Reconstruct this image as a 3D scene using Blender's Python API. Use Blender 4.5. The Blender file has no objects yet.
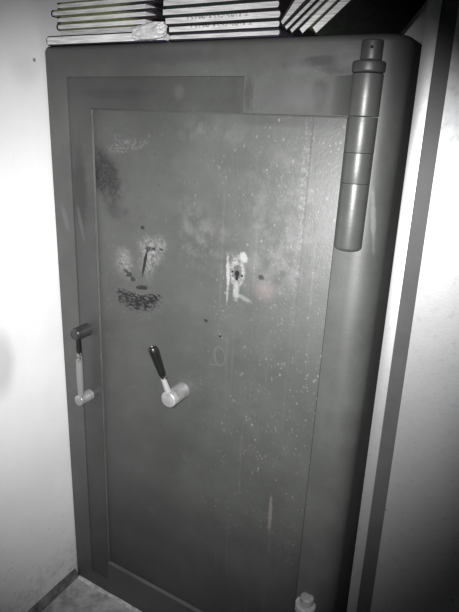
import bpy, bmesh, math, random
from mathutils import Vector, Matrix, noise as mnoise
random.seed(7)
S = bpy.context.scene
COL = S.collection

# ------------------------------------------------------------------ node helpers
class NT:
    def __init__(s, name):
        s.m = bpy.data.materials.new(name); s.m.use_nodes = True
        s.t = s.m.node_tree; s.n = s.t.nodes; s.l = s.t.links
        s.b = s.n['Principled BSDF']
        tc = s.n.new('ShaderNodeTexCoord'); s.co = tc.outputs['Object']
        sp = s.n.new('ShaderNodeSeparateXYZ'); s.l.new(s.co, sp.inputs[0])
        s.x, s.y, s.z = sp.outputs
    def put(s, inp, v):
        if isinstance(v, (int, float)): inp.default_value = v
        elif isinstance(v, (tuple, list)): inp.default_value = tuple(v) + ((1,) if len(v) == 3 and len(inp.default_value) == 4 else ())
        else: s.l.new(v, inp)
    def m2(s, op, a, b=0.0, c=0.0):
        n = s.n.new('ShaderNodeMath'); n.operation = op
        s.put(n.inputs[0], a); s.put(n.inputs[1], b); s.put(n.inputs[2], c)
        return n.outputs[0]
    def mul(s, a, b): return s.m2('MULTIPLY', a, b)
    def add(s, a, b): return s.m2('ADD', a, b)
    def sub(s, a, b): return s.m2('SUBTRACT', a, b)
    def mr(s, v, a, b, c=0.0, d=1.0):
        n = s.n.new('ShaderNodeMapRange'); n.interpolation_type = 'SMOOTHSTEP'
        s.put(n.inputs[0], v)
        for i, q in enumerate((a, b, c, d)): n.inputs[i+1].default_value = q
        return n.outputs[0]
    def vec(s, sx, sy, sz):
        n = s.n.new('ShaderNodeVectorMath'); n.operation = 'MULTIPLY'
        s.l.new(s.co, n.inputs[0]); n.inputs[1].default_value = (sx, sy, sz)
        return n.outputs[0]
    def noise(s, scale, detail=4, rough=.6, sc=(1, 1, 1)):
        n = s.n.new('ShaderNodeTexNoise'); s.l.new(s.vec(*sc), n.inputs['Vector'])
        n.inputs['Scale'].default_value = scale; n.inputs['Detail'].default_value = detail
        n.inputs['Roughness'].default_value = rough
        return n.outputs['Fac']
    def voro(s, scale, sc=(1, 1, 1)):
        n = s.n.new('ShaderNodeTexVoronoi'); s.l.new(s.vec(*sc), n.inputs['Vector'])
        n.inputs['Scale'].default_value = scale
        return n.outputs['Distance']
    def ell(s, cx, cz, rx, rz, rot=0., nz=None, amp=.5, soft=.25):
        c, q = math.cos(rot), math.sin(rot)
        dx, dz = s.sub(s.x, cx), s.sub(s.z, cz)
        u = s.add(s.mul(dx, c/rx), s.mul(dz, q/rx)); w = s.add(s.mul(dx, -q/rz), s.mul(dz, c/rz))
        d = s.m2('SQRT', s.add(s.mul(u, u), s.mul(w, w)))
        if nz is not None: d = s.add(d, s.mul(s.sub(nz, .5), amp*2))
        return s.mr(d, 1+soft, 1-soft)
    def mix(s, fac, a, b):
        n = s.n.new('ShaderNodeMix'); n.data_type = 'RGBA'
        s.put(n.inputs[0], fac); s.put(n.inputs[6], a); s.put(n.inputs[7], b)
        return n.outputs[2]
    def bump(s, h, strength=.2, dist=.002):
        n = s.n.new('ShaderNodeBump'); n.inputs['Strength'].default_value = strength
        n.inputs['Distance'].default_value = dist; s.l.new(h, n.inputs['Height'])
        s.l.new(n.outputs[0], s.b.inputs['Normal'])
    def out(s, col, rough=.5, metal=0., spec=.5):
        s.put(s.b.inputs['Base Color'], col); s.put(s.b.inputs['Roughness'], rough)
        s.put(s.b.inputs['Metallic'], metal); s.put(s.b.inputs['Specular IOR Level'], spec)
        return s.m

def G(v, tint=(1, 1, 1)):           # sRGB 0-255 grey -> linear colour
    c = v/255; c = c/12.92 if c <= .04045 else ((c+.055)/1.055)**2.4
    return (c*tint[0], c*tint[1], c*tint[2])

PT = (.965, 1.0, .955)              # the faint green of the safe's paint
def paint(name, val, rough=.42, spots=.5, spec=.5, marks=()):
    t = NT(name)
    n1 = t.noise(6, 5, .65); n2 = t.noise(38, 4, .6)
    c = t.mix(t.mr(n1, .3, .75), G(val*.90, PT), G(val*1.10, PT))
    c = t.mix(t.mul(t.mr(n2, .62, .8), .35*spots), c, G(val*1.5))
    sp = t.mul(t.mr(t.voro(70), .16, .07), t.mr(n1, .5, .7))
    c = t.mix(t.mul(sp, .5*spots), c, G(140))
    for cx, cz, rx, rz, rot, v, a in marks:     # smears, overpainted spots and rubbed places on this piece
        c = t.mix(t.mul(t.ell(cx, cz, rx, rz, rot, n2, .8, .5), a), c, G(v))
    t.bump(t.add(t.noise(160, 3), t.mul(n2, .8)), .16, .001)
    return t.out(c, t.add(rough-.05, t.mul(n2, .12)), 0, spec)

def K(v, tint=(1, 1, 1)): return G(v*.70, tint)
def door_paint():
    t = NT('worn_door_paint')
    n1 = t.noise(5, 5, .65); n2 = t.noise(34, 5, .65); n3 = t.noise(110, 4, .7); n4 = t.noise(260, 2, .6)
    c = t.mix(t.mr(n1, .3, .75), K(88, PT), K(104, PT))
    c = t.mix(t.mul(t.mr(t.noise(14, 5, .7), .55, .75), .25), c, K(128))
    right = t.mr(t.x, .34, .68)
    # chalky flecks, denser towards the hinge side
    f1 = t.mul(t.mr(t.add(t.voro(62, (1, 1, .7)), t.mul(t.sub(n3, .5), .22)), .22, .06), t.mr(t.noise(11, 3), .44, .70))
    f2 = t.mul(t.mr(t.add(t.voro(125, (1, 1, .6)), t.mul(t.sub(n4, .5), .25)), .26, .10), t.mr(t.noise(23, 3), .46, .70))
    f3 = t.mul(t.mr(t.noise(120, 3, .65, (1, 1, .55)), .60, .72), t.mr(t.noise(9, 3), .45, .65))
    fl = t.m2('MAXIMUM', t.m2('MAXIMUM', f1, t.mul(f2, .8)), t.mul(f3, .55))
    fl = t.mul(fl, t.mul(t.add(.26, t.mul(right, .62)), t.mr(t.z, .2, 1.0, .35, 1)))
    c = t.mix(t.mul(fl, .60), c, K(205))
    dk = t.mul(t.mr(t.voro(26), .09, .04), t.mr(t.noise(4, 2), .5, .6))
    c = t.mix(t.mul(dk, .5), c, K(50))
    # vertical drip streaks
    st = t.mul(t.mr(t.noise(60, 3, .5, (1, 1, .04)), .6, .75), t.mul(right, .22))
    c = t.mix(st, c, K(150))
    # scribbled scratches top left
    sc = t.mul(t.ell(.229, 1.388, .062, .013, .18, n2, .25), t.mr(t.noise(210, 3, .7), .50, .56))
    c = t.mix(t.mul(sc, .4), c, K(165))
    sc = t.mul(t.ell(.205, 1.405, .012, .012, 0, n2, .25), t.mr(t.noise(210, 3, .7), .50, .56))
    c = t.mix(t.mul(sc, .25), c, K(165))
    # dark smudge by the left edge
    c = t.mix(t.mul(t.ell(.165, 1.312, .042, .062, .6, n2, .9, .5), t.mr(n3, .35, .6, .5, .95)), c, K(26, (1.05, .95, 1.08)))
    c = t.mix(t.mul(t.ell(.19, 1.24, .03, .02, 0, n2, 1.0, .6), .5), c, K(48))
    # pale rubbed patches
    for cx, cz, rx, rz, a in ((.217, 1.108, .022, .028, .75), (.300, 1.155, .028, .026, .75), (.290, 1.12, .022, .032, .5), (.335, 1.17, .012, .014, .4)):
        c = t.mix(t.mul(t.ell(cx, cz, rx, rz, 0, n2, .9, .8), t.mul(t.mr(n3, .34, .66), a)), c, K(185))
    for cx, cz, rx, rz, a in ((.60, 1.165, .07, .06, .3), (.42, 1.22, .05, .06, .25), (.64, 1.30, .07, .09, .3), (.47, 1.43, .07, .02, .25), (.48, 1.20, .05, .03, .25)):
        c = t.mix(t.mul(t.ell(cx, cz, rx, rz, 0, n1, 1.6, .95), t.mul(t.mr(n2, .36, .72), a*.75)), c, K(185))
    # crescent of scraped black
    cr = t.mul(t.ell(.258, 1.036, .078, .048, .12, n3, .3, .45),
               t.sub(1.0, t.ell(.268, 1.070, .080, .030, .12, n3, .3, .4)))
    c = t.mix(t.mr(t.add(t.mul(cr, .27), t.noise(120, 5, .75, (.6, 1, 1.3))), .69, .75), c, K(10))
    hz = t.mul(t.ell(.255, 1.035, .11, .075, .1, n2, .6, .5), t.mr(t.noise(230, 2, .7), .60, .66))
    c = t.mix(t.mul(hz, .7), c, K(25))
    c = t.mix(t.mul(t.ell(.271, 1.055, .020, .0055, .18, n3, .6), .9), c, K(15))
    # scratched line with dots
    c = t.mix(t.ell(.281, 1.120, .0042, .034, -.22, n3, .5, .3), c, K(22))
    for cx, cz, r in ((.292, 1.156, .009), (.308, 1.158, .006), (.331, 1.160, .005), (.233, 1.082, .010), (.222, 1.09, .007), (.244, 1.072, .008), (.275, 1.205, .006), (.595, 1.139, .0075), (.46, 1.01, .005), (.50, .98, .004)):
        c = t.mix(t.mul(t.ell(cx, cz, r, r*.7, 0, n3, .8, .3), .85), c, K(28))
    # bare outline left round the keyhole
    kk = t.sub(t.ell(.537, 1.142, .019, .035, 0, n2, .45, .2), t.ell(.537, 1.140, .0105, .018, 0, n3, .6, .2))
    c = t.mix(t.mul(kk, t.mr(n3, .36, .62, .08, .78)), c, K(190))
    c = t.mix(t.mul(t.ell(.5135, 1.135, .0042, .036, .06, n3, .8, .4), .65), c, K(210))
    c = t.mix(t.mul(t.ell(.514, 1.085, .0025, .022, .0, n3, .5, .3), .5), c, K(190))
    c = t.mix(t.mul(t.ell(.536, 1.096, .0070, .019, 0, n3, .9, .5), .6), c, K(195))
    c = t.mix(t.mul(t.ell(.551, 1.176, .009, .011, .5, n3, .6, .3), .8), c, K(195))
    c = t.mix(t.mul(t.ell(.556, 1.085, .018, .005, -.3, n3, .8, .4), .4), c, K(180))
    c = t.mix(t.mul(t.ell(.606, 1.113, .022, .02, 0, n2, .8, .6), .35), c, K(150, (1.15, .9, .92)))
    # faint chalk marks and the long pink scratch
    ch = t.sub(t.ell(.50, .93, .017, .026, .1, n2, .2, .12), t.ell(.502, .93, .012, .020, .1, n2, .2, .12))
    ch = t.m2('MAXIMUM', ch, t.ell(.49, .905, .016, .002, .2, n3, .3, .3))
    c = t.mix(t.mul(t.m2('MAXIMUM', ch, 0.0), .08), c, K(190))
    c = t.mix(t.mul(t.ell(.661, .55, .0045, .052, .02, n3, .6, .35), .6), c, K(150, (1.12, .95, .92)))
    # old paint runs along the seam by the hinge and painted shade under the strap
    sm = t.mul(t.mr(t.m2('ABSOLUTE', t.sub(t.x, .682)), .0030, .0010), t.mul(t.mr(t.z, .95, 1.35), .55))
    c = t.mix(sm, c, K(55))
    w = t.mul(t.mr(t.m2('ABSOLUTE', t.sub(t.x, .674)), .012, .003), t.mul(t.mr(n3, .5, .62), t.mr(t.z, .95, 1.25)))
    c = t.mix(t.mul(w, .28), c, K(190))
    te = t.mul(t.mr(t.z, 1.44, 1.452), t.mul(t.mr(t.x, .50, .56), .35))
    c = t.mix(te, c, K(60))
    t.bump(t.add(t.mul(n4, .6), t.mul(t.noise(70, 4, .6), 1.5)), .22, .0012)
    return t.out(c, t.add(.41, t.mul(n2, .16)), 0, .5)

def wall_mat(name, marks=True):
    t = NT(name)
    n1 = t.noise(3, 5, .6); n2 = t.noise(45, 4, .6)
    c = t.mix(t.mr(n1, .3, .75), G(200), G(211))
    if marks:   # smudge and dots on the plaster: masks run in the wall's own y/z
        t.x = t.y
        c = t.mix(t.mul(t.ell(-.205, .850, .038, .078, 0, n1, .5, .55), .75), c, G(165))
        c = t.mix(t.mul(t.ell(-.028, 1.569, .004, .004, 0, n2, .4), .8), c, G(90))
        c = t.mix(t.mul(t.ell(-.06, 1.545, .035, .03, 0, n1, .6, .6), .2), c, G(150))
        d = t.mul(t.mr(t.z, .55, .05), t.mr(t.voro(38), .16, .06))
        c = t.mix(t.mul(d, .5), c, G(120))
        c = t.mix(t.mul(t.mr(t.z, .22, .03), t.mr(n2, .4, .7, .1, .5)), c, G(120))
    t.bump(t.add(n2, t.noise(180, 2)), .12, .002)
    return t.out(c, .75, 0, .25)

def simple(name, a, b, rough, scale=20, metal=0., spec=.5, amt=1., bumps=.08, ta=(1, 1, 1), tb=(1, 1, 1)):
    t = NT(name); n = t.noise(scale, 5, .65)
    t.bump(t.noise(scale*6, 3), bumps, .001)
    return t.out(t.mix(t.mul(t.mr(n, .35, .65), amt), G(a, ta), G(b, tb)), rough, metal, spec)

M = {}
M['body'] = paint('dark_safe_paint', 66, .50, .5, .6, ((.69, 1.560, .055, .008, .1, 34, .7), (.72, 1.548, .03, .012, 0, 36, .6), (.735, 1.565, .022, .018, 0, 84, .5),
    (.65, 1.55, .02, .012, 0, 80, .4), (.546, 1.50, .009, .03, 0, 40, .6), (.030, 1.20, .008, .03, .3, 85, .5), (.817, 1.285, .0035, .05, .12, 110, .6), (.40, 1.57, .1, .012, 0, 50, .4)))
M['border'] = paint('door_border_paint', 56, .45, .5, .5, ((.085, 1.27, .022, .09, 0, 30, .7), (.082, 1.19, .006, .04, .2, 78, .5), (.20, 1.50, .10, .012, 0, 40, .4), (.38, 1.505, .012, .014, 0, 75, .4)))
M['strap'] = paint('patched_strap_paint', 68, .5, .8, .5, ((.695, 1.505, .014, .026, 0, 46, .75), (.66, 1.50, .05, .02, 0, 78, .4), (.60, 1.50, .03, .02, 0, 62, .5)))
M['hinge'] = paint('hinge_paint', 66, .38, .5)
M['collar'] = paint('collar_paint', 58, .45, .3)
M['door'] = door_paint()
M['worn'] = simple('worn_pale_metal', 120, 160, .5, 30)
M['black'] = simple('black_plastic', 14, 24, .35, 40)
M['void'] = simple('black_void', 4, 6, .9, 30)
M['steel'] = simple('worn_steel', 125, 155, .36, 30, .5)
M['steel_light'] = simple('bright_worn_steel', 140, 170, .38, 30, .4)
M['dark_steel'] = simple('dark_chipped_steel', 44, 60, .25, 14, .4)
M['wall'] = wall_mat('white_plaster')
M['wall_back'] = wall_mat('grey_plaster', False)
M['skirt'] = simple('grimy_skirting', 62, 105, .8, 25)
M['floor'] = simple('concrete_floor', 120, 158, .8, 18, 0, .25, 1, .25)
M['mortar'] = simple('pale_mortar', 140, 185, .85, 60)
def cab_mat(name, v):
    t = NT(name); n2 = t.noise(60, 4, .65)
    c = t.mix(t.mr(t.noise(7, 4), .3, .7), G(v), G(v+6))
    c = t.mix(t.mul(t.mr(n2, .52, .72), .35), c, G(v*.78))
    c = t.mix(t.mul(t.mr(t.voro(22), .075, .03), t.mr(t.noise(6, 2), .5, .6)), c, G(105))
    t.bump(t.noise(220, 3), .10, .0008)
    return t.out(c, t.add(.45, t.mul(n2, .12)), .8, .5)
M['cab'] = cab_mat('white_cabinet_paint', 168)
M['cab_edge'] = cab_mat('cabinet_side_paint', 172)
M['trim'] = simple('grey_edge_trim', 50, 56, .5, 12)
def chipped(name, hi, z0, z1):      # steel shaft with black paint left at its upper end (object z along the shaft)
    t = NT(name); n = t.noise(140, 4, .7); h = t.mr(t.z, z0, z1)
    f = t.mr(t.add(n, t.mul(t.sub(h, .5), .7)), .52, .58)
    return t.out(t.mix(f, G(hi), G(20)), .4, .25)
M['shaft'] = chipped('chipped_shaft', 150, .02, .085)
M['gripbar'] = chipped('chipped_grip', 122, .05, .21)

def page_mat(name, v, print_marks=False, tint=(1, .985, .985)):
    t = NT(name)
    n = t.noise(1, 4, .6, (14, 60, 700)); n2 = t.noise(40, 4)
    c = t.mix(t.mr(n, .35, .65), G(v*.80, tint), G(v*1.06, tint))
    c = t.mix(t.mul(t.mr(n2, .58, .75), .25), c, G(v*.7))
    if print_marks:
        k = t.mul(t.mr(t.noise(210, 2, .6, (1, .2, .8)), .48, .56), t.mul(t.mr(t.z, .0078, .0088), t.mul(t.mr(t.x, .05, .06), t.mr(t.x, .20, .19))))
        c = t.mix(t.mul(k, .55), c, G(50))
    t.bump(n, .3, .001)
    return t.out(c, .8, 0, .2)
M['page'] = page_mat('page_edges', 208)
M['page_print'] = page_mat('page_edges_printed', 205, True)
M['page_grey'] = page_mat('page_edges_grey', 185)
def cover_mat(name, ca, cb, x0, x1):
    t = NT(name); n = t.noise(30, 4)
    f = t.mr(t.add(t.x, t.mul(t.sub(n, .5), .03)), x0, x1)
    c = t.mix(t.mr(t.x, .016, .009), t.mix(f, ca, cb), G(20)); c = t.mix(t.mul(t.mr(n, .45, .7), .4), c, G(30))
    return t.out(c, .45, 0, .4)
LG = (.88, 1., .55)
M['cov_green'] = cover_mat('green_and_plum_cover', G(108, LG), G(38, (1.1, .9, 1.25)), .18, .24)
M['cov_green2'] = cover_mat('leaf_green_cover', G(95, (.8, 1, .45)), G(34, (1.2, .85, 1.1)), .21, .25)
M['cov_teal'] = cover_mat('dark_teal_cover', G(42, (.75, 1.05, 1.05)), G(30, (1.2, .95, 1)), .15, .2)
M['cov_wrapped'] = cover_mat('black_and_purple_cover', G(26), G(40, (1, .85, 1.7)), .22, .26)
M['cov_black'] = cover_mat('black_cover', G(24), G(26), 0, 1)
M['cov_ledger'] = simple('black_green_ledger_cloth', 34, 46, .7, 60, 0, .3, 1, .2, (.9, 1.05, .9), (.9, 1.05, .9))
M['cov_purple'] = cover_mat('dark_plum_cover', G(34, (1.1, .9, 1.3)), G(44, (1.1, .9, 1.3)), 0, .1)
M['cov_olive'] = cover_mat('olive_cover', G(92, (1, 1, .6)), G(80, (1, 1, .6)), 0, .1)
M['plastic'] = simple('crumpled_clear_wrap', 165, 198, .35, 30, 0, .6, 1, .3)

# ------------------------------------------------------------------ geometry helpers
def link(name, bm, mat, parent=None, loc=(0, 0, 0), smooth=True, angle=35):
    bmesh.ops.recalc_face_normals(bm, faces=bm.faces)
    if bm.calc_volume(signed=True) < 0: bmesh.ops.reverse_faces(bm, faces=bm.faces)
    me = bpy.data.meshes.new(name); bm.to_mesh(me); bm.free()
    if smooth:
        me.polygons.foreach_set('use_smooth', [True]*len(me.polygons))
        me.set_sharp_from_angle(angle=math.radians(angle))
    me.materials.append(mat)
    o = bpy.data.objects.new(name, me); COL.objects.link(o)
    o.location = loc
    if parent: o.parent = parent
    return o
def thing(name, label, cat, loc=(0, 0, 0), group=None):
    o = bpy.data.objects.new(name, None); COL.objects.link(o); o.location = loc
    o.empty_display_size = .1
    o['label'] = label; o['category'] = cat
    if group: o['group'] = group
    return o
def structure(o): o['kind'] = 'structure'; return o
def box(bm, x0, x1, y0, y1, z0, z1, bev=0., seg=2):
    r = bmesh.ops.create_cube(bm, size=1)
    for v in r['verts']:
        v.co = Vector((x0+(v.co.x+.5)*(x1-x0), y0+(v.co.y+.5)*(y1-y0), z0+(v.co.z+.5)*(z1-z0)))
    if bev:
        es = {e for v in r['verts'] for e in v.link_edges}
        bmesh.ops.bevel(bm, geom=list(es), offset=bev, segments=seg, profile=.5, affect='EDGES')
    return bm
def lathe(bm, prof, origin, axis, n=32):
    """prof: (radius, height) pairs turned about axis from origin; closed at both ends"""
    ax = Vector(axis).normalized(); o = Vector(origin)
    u = ax.orthogonal().normalized(); w = ax.cross(u)
    rings = []
    for r, h in prof:
        if r < 1e-6: rings.append([bm.verts.new(o+ax*h)])
        else: rings.append([bm.verts.new(o+ax*h+(u*math.cos(2*math.pi*i/n)+w*math.sin(2*math.pi*i/n))*r) for i in range(n)])
    for a, b in zip(rings, rings[1:]):
        for i in range(n):
            j = (i+1) % n
            if len(a) == 1: bm.faces.new((a[0], b[j], b[i]))
            elif len(b) == 1: bm.faces.new((a[i], a[j], b[0]))
            else: bm.faces.new((a[i], a[j], b[j], b[i]))
    for rg, f in ((rings[0], True), (rings[-1], False)):
        if len(rg) > 1: bm.faces.new(rg[::-1] if f else rg)
    return bm
def cyl(r, h, b=.002, h0=0., seg=4):
    """profile of a cylinder with rounded rims"""
    p = [(r-b+b*math.sin(a), h0+b-b*math.cos(a)) for a in [math.pi/2*i/seg for i in range(seg+1)]]
    p += [(r-b+b*math.cos(a), h-b+b*math.sin(a)) for a in [math.pi/2*i/seg for i in range(seg+1)]]
    return p

# ------------------------------------------------------------------ the room
bm = bmesh.new(); box(bm, -.13, 1.75, -1.75, .82, -.06, 0); structure(link('floor', bm, M['floor'], smooth=False))
bm = bmesh.new(); box(bm, -.13, -.012, -1.75, .82, 0, 2.5); structure(link('wall_left', bm, M['wall'], smooth=False))
bm = bmesh.new(); box(bm, -.012, 1.75, .70, .82, 0, 2.5); structure(link('wall_back', bm, M['wall_back'], smooth=False))
bm = bmesh.new(); box(bm, -.13, 1.75, -1.75, .82, 2.5, 2.56); structure(link('ceiling', bm, M['wall_back'], smooth=False))
# low grimy skirting along the left wall, with an uneven top edge
bm = bmesh.new(); N = 40; pr = []
for i in range(N+1):
    y = -1.74+(1.74-.004)*i/N; h = .032+.006*mnoise.noise((y*9, 0, 3)); w = .007+.003*mnoise.noise((y*7, 5, 0))
    pr.append([bm.verts.new(p) for p in ((-.012, y, 0), (-.012+w+.006, y, 0), (-.012+w, y, h*.8), (-.012, y, h))])
for a, b in zip(pr, pr[1:]):
    for i in range(3): bm.faces.new((a[i], a[i+1], b[i+1], b[i]))
bm.faces.new(pr[0]); bm.faces.new(pr[-1][::-1])
structure(link('baseboard_left', bm, M['skirt']))
# bead of pale mortar at the foot of the safe
bm = bmesh.new(); pr = []
for i in range(N+1):
    x = .004+.80*i/N; w = .009+.003*mnoise.noise((x*9, 1, 0)); h = .007+.003*mnoise.noise((x*19, 0, 2))
    pr.append([bm.verts.new(p) for p in ((x, -.001, 0), (x, -.001-w, 0), (x, -.001-w*.5, h), (x, -.001, h))])
for a, b in zip(pr, pr[1:]):
    for i in range(3): bm.faces.new((a[i], a[i+1], b[i+1], b[i]))
bm.faces.new(pr[0]); bm.faces.new(pr[-1][::-1])
structure(link('trim_1', bm, M['mortar']))

# ------------------------------------------------------------------ the safe
W, D, H = .838, .62, 1.602
safe = thing('safe', 'tall dark grey steel safe with recessed scratched door, in the corner by the white wall', 'safe')
def rounded_body():
    bm = bmesh.new(); box(bm, -.008, W, 0, D, 0, H)
    def E(test): return [e for e in bm.edges if all(test(v.co) for v in e.verts)]
    bmesh.ops.bevel(bm, geom=E(lambda c: abs(c.x-W) < 1e-5 and (abs(c.y) < 1e-5)), offset=.054, segments=12, profile=.5, affect='EDGES')
    bmesh.ops.bevel(bm, geom=E(lambda c: c.x < 0 and c.y < 1e-5), offset=.004, segments=5, profile=.5, affect='EDGES')
    bmesh.ops.bevel(bm, geom=E(lambda c: abs(c.z-H) < 1e-5), offset=.0135, segments=5, profile=.5, affect='EDGES')
    return bm
body = link('body', rounded_body(), M['body'], safe)
def cutter(*boxes):
    bm = bmesh.new()
    for b in boxes: box(bm, *b)
    return link('pocket', bm, M['body'], None, smooth=False)
for b in ((.060, .1305, -.05, .014, .055, 1.535), (.10, .536, -.05, .014, 1.4675, 1.535), (.1295, .7505, -.05, .03, .123, 1.4675)):
    c = cutter(b)
    md = body.modifiers.new('b', 'BOOLEAN'); md.operation = 'DIFFERENCE'; md.solver = 'EXACT'; md.object = c
    bpy.context.view_layer.update()
    me = bpy.data.meshes.new_from_object(body.evaluated_get(bpy.context.evaluated_depsgraph_get()))
    body.modifiers.clear(); body.data = me; me.name = 'body'
    bpy.data.objects.remove(c)
me.polygons.foreach_set('use_smooth', [True]*len(me.polygons)); me.set_sharp_from_angle(angle=math.radians(35))
me.materials.clear(); me.materials.append(M['body'])

# L-shaped border plate seated in its shallow recess
bm = bmesh.new()
out = [(.0600, .0552), (.1300, .0552), (.1300, 1.4685), (.5350, 1.4685), (.5350, 1.5345), (.0600, 1.5345)]
f = bm.faces.new([bm.verts.new((x, .0022, z)) for x, z in out])
r = bmesh.ops.extrude_face_region(bm, geom=[f])
for v in r['geom']:
    if isinstance(v, bmesh.types.BMVert): v.co.y = .014
border = link('door_border', bm, M['border'], safe)

# the door slab, recessed, with a chamfered raised rim where the step catches light
bm = bmesh.new(); box(bm, .1312, .7466, .0085, .029, .1245, 1.4655, .0012)
door = link('door', bm, M['door'], safe)
door['label'] = 'flat recessed door panel, paint scratched and flecked'
bm = bmesh.new()                                                    # bevel strip left and bottom of the recess, caught light painted in paler
def strip(p):
    vs = [bm.verts.new(q) for q in p]; bm.faces.new(vs[:4])
strip(((.1300, .0032, 1.4655), (.1318, .0087, 1.4655), (.1318, .0087, .1275), (.1300, .0032, .1240)))
strip(((.1300, .0002, .1225), (.1318, .0087, .1275), (.7480, .0087, .1275), (.7480, .0002, .1225)))
r = bmesh.ops.solidify(bm, geom=bm.faces[:], thickness=.0006)
lip = link('recess_lip', bm, paint('lit_lip_paint', 105, .5, .8), safe, smooth=False)
lip['label'] = 'edge of the door recess, caught light painted in as a paler tone'

# hinge strap and barrels
bm = bmesh.new(); pr = [(.556, .004), (.556, -.0010), (.5572, -.0022), (.715, -.0022)]
pr += [(.715+.046*k/10, -.0022-.0235*(k/10)**2.2) for k in range(1, 11)]+[(.776, -.0325), (.790, -.0325), (.790, .004)]
f = bm.faces.new([bm.verts.new((x, y, 1.4690)) for x, y in pr]); r = bmesh.ops.extrude_face_region(bm, geom=[f])
for v in r['geom']:
    if isinstance(v, bmesh.types.BMVert): v.co.z = 1.5345
strap = link('hinge_strap', bm, M['strap'], safe); strap['label'] = 'paler repainted strap reaching left from the top hinge'
HX, HY = .7800, -.008
def hinge(zbot, z1, z2, zk, zt, zc, zp, worn):
    h = None
    def seg(name, r, a, b, mat, bev, par):
        bm = bmesh.new(); lathe(bm, cyl(r, b, bev, a), (HX+(.002 if name == 'hinge_pin' else 0), HY, 0), (0, 0, 1), 40)
        return link(name, bm, mat, par)
    bm = bmesh.new()
    rb = .0258; lathe(bm, [(rb-.007+.007*math.sin(a), zbot+.007-.007*math.cos(a)) for a in [math.pi/2*i/6 for i in range(7)]]+cyl(rb, z1, .0006, zbot+.01)[5:], (HX, HY, 0), (0, 0, 1), 40)
    # rounded lower end
    h = link('hinge_barrel', bm, M['hinge'], safe)
    seg('barrel_ring', .0258, z1+.0005, z2, M['hinge'], .0006, h)
    seg('barrel_ring', .0260, z2+.0005, zk, M['hinge'], .0006, h)
    seg('knuckle', .0266, zk+.0010, zt, M['hinge'], .0010, h)
    c = seg('collar', .0252 if worn else .0280, zt+.0012, zc, M['worn'] if worn else M['collar'], .004, h)
    p = seg('hinge_pin', .0165 if worn else .0182, zc+.0004, zp, M['worn'] if worn else M['collar'], .006 if worn else .003, h)
    if worn:
        c['label'] = 'pale bare collar'; p['label'] = 'pale bare pin head'
    return h, p
hb, pin = hinge(1.231, 1.354, 1.407, 1.4672, 1.5365, 1.5565, 1.589, False)
hb['label'] = 'upper hinge barrel beside the door'
d = Vector((.25, -.97, 0)).normalized()
bm = bmesh.new(); lathe(bm, [(0, -.004), (.0026, -.004), (.0026, .0003), (0, .0003)], Vector((HX+.002, HY, 1.5765))+d*.0182, d, 16)
link('pin_hole', bm, M['void'], pin)
lb, _ = hinge(.06, .16, .205, .27, .332, .354, .376, True)
lb['label'] = 'lower hinge barrel with pale worn top'

# pull handle on the border strip
hx, yo = .0865, -.040
ph = None
bm = bmesh.new(); p = [(.0185, 0.0), (.0175, .004)] + [(r, h) for r, h in cyl(.0172, .050, .0045, .004)][5:] + [(.0095, .050), (.0090, .0490), (0, .0490)]
lathe(bm, p, (hx, .0035, .903), (0, -1, 0)); ph = link('pull_handle', bm, M['dark_steel'], safe)
ph['label'] = 'vertical pull handle on the left strip of the safe'
bm = bmesh.new(); lathe(bm, [(.0165, 0), (.0158, .004)]+cyl(.0156, .047, .0035, .004)[5:], (hx, .0035, .705), (0, -1, 0))
o = link('lower_post', bm, M['steel'], ph); o['label'] = 'brighter worn lower post'
bm = bmesh.new()
prof = [(.0062, .0), (.0078, .012), (.0086, .03), (.0093, .06), (.0095, .09), (.0086, .13), (.0070, .165), (.0062, .19), (.0058, .195), (.0062, .201)]
lathe(bm, prof, (0, 0, 0), (0, 0, 1), 24)
link('grip_bar', bm, M['gripbar'], ph, (hx, -.032, .705))

A1 = (.360, -.066, .944)
# turning lever
base, fr = Vector((.397, .0085, .8105)), Vector((.3955, -.052, .8085))
ax = (fr-base).normalized(); L = (fr-base).length
bm = bmesh.new(); lathe(bm, [(.0225, 0), (.0218, .006), (.0212, .010), (.0208, L-.021)], base, ax, 36)
lv = link('lever_handle', bm, M['steel'], safe); lv['label'] = 'turning lever with black grip in the middle of the door'
bm = bmesh.new(); lathe(bm, cyl(.0212, L, .004, L-.0205), base, ax, 36)
o = link('hub_cap', bm, M['steel_light'], lv); o['label'] = 'bright bare hub cap'
a0 = base+ax*(L-.012); a1 = Vector(A1); dd = (a1-a0); LL = dd.length; rot = dd.to_track_quat('Z', 'Y')
bm = bmesh.new(); lathe(bm, [(.0075, .012), (.0080, .022), (.0068, .045), (.0066, .09), (.006, .092)], (0, 0, 0), (0, 0, 1), 24)
sh = link('shaft', bm, M['shaft'], lv, a0); sh.rotation_mode = 'QUATERNION'; sh.rotation_quaternion = rot
bm = bmesh.new(); lathe(bm, [(0, .066), (.0074, .066), (.0084, .07), (.0098, .095), (.0116, LL-.014), (.0116, LL-.006), (.0098, LL-.0015), (.0060, LL), (.0052, LL-.002), (0, LL-.002)], (0, 0, 0), (0, 0, 1), 28)
o = link('grip', bm, M['black'], lv, a0); o.rotation_mode = 'QUATERNION'; o.rotation_quaternion = rot; o['label'] = 'tapered black grip'

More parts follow.
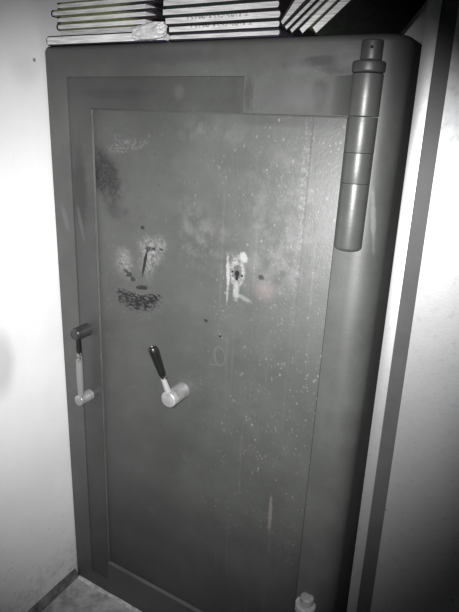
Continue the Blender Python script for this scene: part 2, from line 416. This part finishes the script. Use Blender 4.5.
# keyhole: dark round-and-slot opening and two rivet holes
bm = bmesh.new(); pts = []
for i in range(19):
    a = math.radians(-55+290*i/18); pts.append((.5365+.0058*math.cos(a), 1.1375+.0068*math.sin(a)))
pts += [(.5335, 1.1225), (.5395, 1.1225)]
f = bm.faces.new([bm.verts.new((x, .0080, z)) for x, z in pts]); r = bmesh.ops.extrude_face_region(bm, geom=[f])
for v in r['geom']:
    if isinstance(v, bmesh.types.BMVert): v.co.y = .012
link('keyhole', bm, M['void'], safe, smooth=False)
for x, z in ((.5245, 1.1395), (.5490, 1.1345)):
    bm = bmesh.new(); lathe(bm, [(0, 0), (.0026, 0), (.0026, .004), (0, .004)], (x, .0120, z), (0, -1, 0), 12)
    link('rivet_hole', bm, M['void'], safe)

# ------------------------------------------------------------------ the cabinet on the right
SH = -.0136                                     # the old cabinet leans a touch towards the safe
cab = thing('cabinet', 'tall white cabinet with a dark grey vertical trim strip, standing right of the safe', 'cabinet', (.8925, -.05, 0))
def leaned(bm):
    for v in bm.verts: v.co.x += SH*v.co.z
    return bm
bm = bmesh.new(); box(bm, 0, .64, .012, .60, 0, 1.95)
link('carcass', leaned(bm), M['cab_edge'], cab, smooth=False)
bm = bmesh.new(); box(bm, 0, .0212, 0, .0118, 0, 1.95, .0012); link('side_edge', leaned(bm), M['cab_edge'], cab)
bm = bmesh.new()
vs = [bm.verts.new((x, y, z)) for y in (.0025, .0118) for x, z in ((.0216, 0), (.0515, 0), (.0438, 1.95), (.0216, 1.95))]
for q in ((0, 1, 2, 3), (7, 6, 5, 4), (0, 4, 5, 1), (1, 5, 6, 2), (2, 6, 7, 3), (3, 7, 4, 0)): bm.faces.new([vs[i] for i in q])
o = link('edge_trim', leaned(bm), M['trim'], cab, smooth=False); o['label'] = 'dark grey vertical trim strip'
bm = bmesh.new()
vs = [bm.verts.new((x, y, z)) for y in (-.001, .0118) for x, z in ((.0518, .004), (.638, .004), (.638, 1.946), (.0441, 1.946))]
for q in ((0, 1, 2, 3), (7, 6, 5, 4), (0, 4, 5, 1), (1, 5, 6, 2), (2, 6, 7, 3), (3, 7, 4, 0)): bm.faces.new([vs[i] for i in q])
bmesh.ops.bevel(bm, geom=bm.edges[:], offset=.0008, segments=2, affect='EDGES')
link('cabinet_door', leaned(bm), M['cab'], cab)

# ------------------------------------------------------------------ books
def slab(u0, u1, v0, v1, w0, w1, fm, nv=1, bev=0.):
    bm = bmesh.new(); box(bm, u0, u1, v0, v1, w0, w1, bev)
    if nv > 1:
        for k in range(1, nv):
            y = v0+(v1-v0)*k/nv
            bmesh.ops.bisect_plane(bm, geom=bm.verts[:]+bm.edges[:]+bm.faces[:], plane_co=(0, y, 0), plane_no=(0, 1, 0))
    if nv > 1:
        for k in range(1, 14):
            bmesh.ops.bisect_plane(bm, geom=bm.verts[:]+bm.edges[:]+bm.faces[:], plane_co=(.0167*k, 0, 0), plane_no=(1, 0, 0))
    for v in bm.verts: v.co = Vector(fm(*v.co))
    return bm
def cover_bm(L_, dep, t, ct, spine, fm, over, nv=1, belly=.0):
    """bottom board, top board and half round spine joined in one shell; u along length, w up"""
    prof = []
    n = 8; R = t/2; r = R-ct; sgn = 1
    outer = [(L_, 0.0)] + [(R*1.0, 0.0)] + [(R-R*math.sin(math.pi*i/n)*.8, R-R*math.cos(math.pi*i/n)) for i in range(1, n)] + [(R, t), (L_, t)]
    inner = [(L_, t-ct), (R, t-ct)] + [(R-r*math.sin(math.pi*i/n)*.8, R+r*math.cos(math.pi*i/n)) for i in range(1, n)] + [(R, ct), (L_, ct)]
    prof = outer+inner
    if spine == 'R': prof = [(L_-u, w) for u, w in prof]
    bm = bmesh.new(); cols = []
    for k in range(nv+1):
        v = dep*k/nv
        cols.append([bm.verts.new((u, v, w)) for u, w in prof])
    m = len(prof); no = len(outer)
    for a, b in zip(cols, cols[1:]):
        for i in range(m):
            j = (i+1) % m; bm.faces.new((a[i], a[j], b[j], b[i]))
    for cset in (cols[0], cols[-1]):
        for i in range(no-1): bm.faces.new((cset[i], cset[i+1], cset[m-2-i], cset[m-1-i]))
    if nv > 1:
        for k in range(1, 14):
            bmesh.ops.bisect_plane(bm, geom=bm.verts[:]+bm.edges[:]+bm.faces[:], plane_co=(.0167*k, 0, 0), plane_no=(1, 0, 0))
    for v in bm.verts: v.co = Vector(fm(*v.co))
    return bm
def book(label, cat, loc, L_, dep, t, spine, cov, page, group, fm=None, nv=1, ct=.0022, over=.022, name='ledger_book', inset=.002, fm_bare=False):
    fm = fm or (lambda u, v, w: (u, v, w))
    r = thing(name, label, cat, loc, group)
    link('cover', cover_bm(L_, dep, t, ct, spine, fm, over, nv), cov, r)
    a, b = (t*.30, L_-over) if spine == 'L' else (.004, L_-max(over, t*.30))
    if fm_bare: a = .0018
    link('pages', slab(a, b, inset, dep-.004, ct+.0002, t-ct-.0002, fm, nv), page, r, smooth=False)
    return r
GA, GB, GC = 'books stacked on the left of the safe', 'books stacked in the middle of the safe', 'books leaning on the right of the safe'
Z0 = H+.0006
YF = .004
z = Z0
# bottom of the left stack: thick book in a plastic wrap
b = book('thick book at the bottom of the left stack, crumpled plastic at its right', 'book', (-.003, YF-.002, z), .345, .23, .0205, 'L', M['cov_wrapped'], M['page'], GA, ct=.0026, over=.004, inset=-.001)
bm = bmesh.new(); bmesh.ops.create_icosphere(bm, subdivisions=5, radius=1)
for v in bm.verts:
    c = v.co.copy(); n1 = mnoise.fractal(c*1.6, .9, 2.1, 2); n2 = abs(mnoise.noise(c*2.4+Vector((3, 1, 7))))
    k = 1+.16*n1-.22*n2
    c = Vector((math.copysign(abs(c.x)**.75, c.x), c.y, math.copysign(abs(c.z)**.75, c.z)))*k
    v.co = Vector((.316+c.x*.046, -.010+c.y*.017, .0165+c.z*.0165+(.004*c.x)))
    v.co.z = max(v.co.z, .0014)
w = link('plastic_wrap', bm, M['plastic'], b, angle=50); w['label'] = 'crumpled pale plastic bunched at the right end'
z += .0208
# loose bundle of paper
r = thing('paper_bundle', 'thin loose white paper bundle without cover, second from the bottom of the left stack', 'papers', (.042, YF, z), GA)
bm = bmesh.new()
for k in range(5):
    o = .004*random.random(); box(bm, o, .225+.006*random.random(), .0005*k, .20, .0021*k, .0021*k+.0019, .0003, 1)
link('sheets', bm, M['page_grey'], r, smooth=False)
z += .0108
specs = [('thin black-spined green book just above the loose papers in the left stack', .032, 'L', M['cov_green2'], .0142, .293),
         ('green covered book in the left stack, two below its topmost book', .036, 'R', M['cov_green'], .0138, .290),
         ('book with black spine sticking out leftward, just under the topmost of the left stack', .016, 'L', M['cov_green'], .0140, .309),
         ('topmost pale-edged book of the left stack, cut by the top of the photo', .038, 'R', M['cov_green'], .0138, .287)]
for lab, x, sp, cv, t, ln in specs:
    book(lab, 'book', (x, YF+random.uniform(-.001, .001), z), ln, .22, t, sp, cv, M['page'], GA, over=.034, ct=.0027)
    z += t+.0003
# middle stack
z = Z0
specs = [('bottom book of the middle stack, white page edges lying on the safe top', .352, M['cov_purple'], .0132, .254, M['page_grey']),
         ('second book up in the middle stack, dark marks printed along its page edges', .348, M['cov_black'], .0150, .257, M['page_print']),
         ('third book up in the middle stack, dark plum and teal cover above its white pages', .338, M['cov_teal'], .0165, .267, M['page_print']),
         ('fourth book up in the middle stack, wide white page edges under the topmost dark cover', .331, M['cov_teal'], .0160, .270, M['page']),
         ('topmost dark covered book of the middle stack, cut by the top of the photo', .333, M['cov_teal'], .0160, .262, M['page'])]
for lab, x, cv, t, ln, pg in specs:
    book(lab, 'book', (x, YF+random.uniform(-.001, .001), z), ln, .22, t, 'R', cv, pg, GB, over=.004, ct=.0028)
    z += t+.0003
# leaning books, each a little twisted along its depth, the last a big black ledger
def lean(depth, sl, fan=0.):
    def fm(u, v, w):
        w *= 1+fan*min(max(u, 0), .0501); u += sl; th = math.radians(40+12*v/.33); bx = .026*v/.33
        return (bx+u*math.cos(th)-w*math.sin(th), v, u*math.sin(th)+w*math.cos(th))
    return fm
specs = [('large black-green covered ledger leaning furthest right, its dark cover facing the cabinet', .0155, M['cov_ledger'], M['page'], .250, .335, .012, 0),
         ('leaning white-edged book resting directly on the large black ledger', .0128, M['cov_olive'], M['page'], .235, .24, .008, 0),
         ('middle book of the five leaning books, olive line along its cover', .0098, M['cov_purple'], M['page_grey'], .235, .24, .008, .002),
         ('leaning grey-edged book, second from the left of the leaning five', .0096, M['cov_black'], M['page_grey'], .225, .24, .008, .010),
         ('leftmost leaning book, nearest the middle stack, grey page edges', .0092, M['cov_purple'], M['page_grey'], .215, .23, .006, .022)]
x = .674
for i, (lab, t, cv, pg, ln, dep, ov, sl) in enumerate(specs):
    book(lab, 'book', (x, .002-.003*i, Z0+.0002), ln, dep, t, 'R', cv, pg, GC, fm=lean(dep, sl, 32. if i == 4 else 0.), nv=8, over=ov, ct=.0014, fm_bare=True, name='leaning_ledger' if i == 0 else 'leaning_book')
    x -= t/math.sin(math.radians(40))+.0008

# ------------------------------------------------------------------ camera and the phone's flash beside its lens
cam = bpy.data.cameras.new('camera'); co = bpy.data.objects.new('camera', cam); COL.objects.link(co)
C0 = Vector((1.066, -.976, 1.442))
rt, up, fw = Vector((.86688, .49663, .04341)), Vector((-.19597, .25940, .94568)), Vector((-.45839, .82829, -.32219))
co.matrix_world = Matrix(((rt.x, up.x, -fw.x, C0.x), (rt.y, up.y, -fw.y, C0.y), (rt.z, up.z, -fw.z, C0.z), (0, 0, 0, 1)))
cam.sensor_fit = 'VERTICAL'; cam.sensor_height = 36; cam.lens = 527.7*36/612; cam.clip_start = .02
S.camera = co
fl = bpy.data.lights.new('phone_flash', 'SPOT'); fo = bpy.data.objects.new('phone_flash', fl); COL.objects.link(fo)
fl.energy = 205; fl.spot_size = math.radians(75.5); fl.spot_blend = 1.0; fl.shadow_soft_size = .006
fm_ = co.matrix_world.copy(); fm_.translation = C0-rt*.035+up*.022
aim = (fw-rt*.06-up*.02).normalized()
fm_ = aim.to_track_quat('-Z', 'Y').to_matrix().to_4x4(); fm_.translation = C0-rt*.035+up*.022
fo.matrix_world = fm_
w = bpy.data.worlds.new('world'); S.world = w; w.use_nodes = True
w.node_tree.nodes['Background'].inputs[0].default_value = (.9, .95, 1, 1); w.node_tree.nodes['Background'].inputs[1].default_value = .03
vs = S.view_settings; vs.view_transform = 'Standard'; vs.look = 'None'; vs.gamma = 1; vs.exposure = 0; vs.use_curve_mapping = False
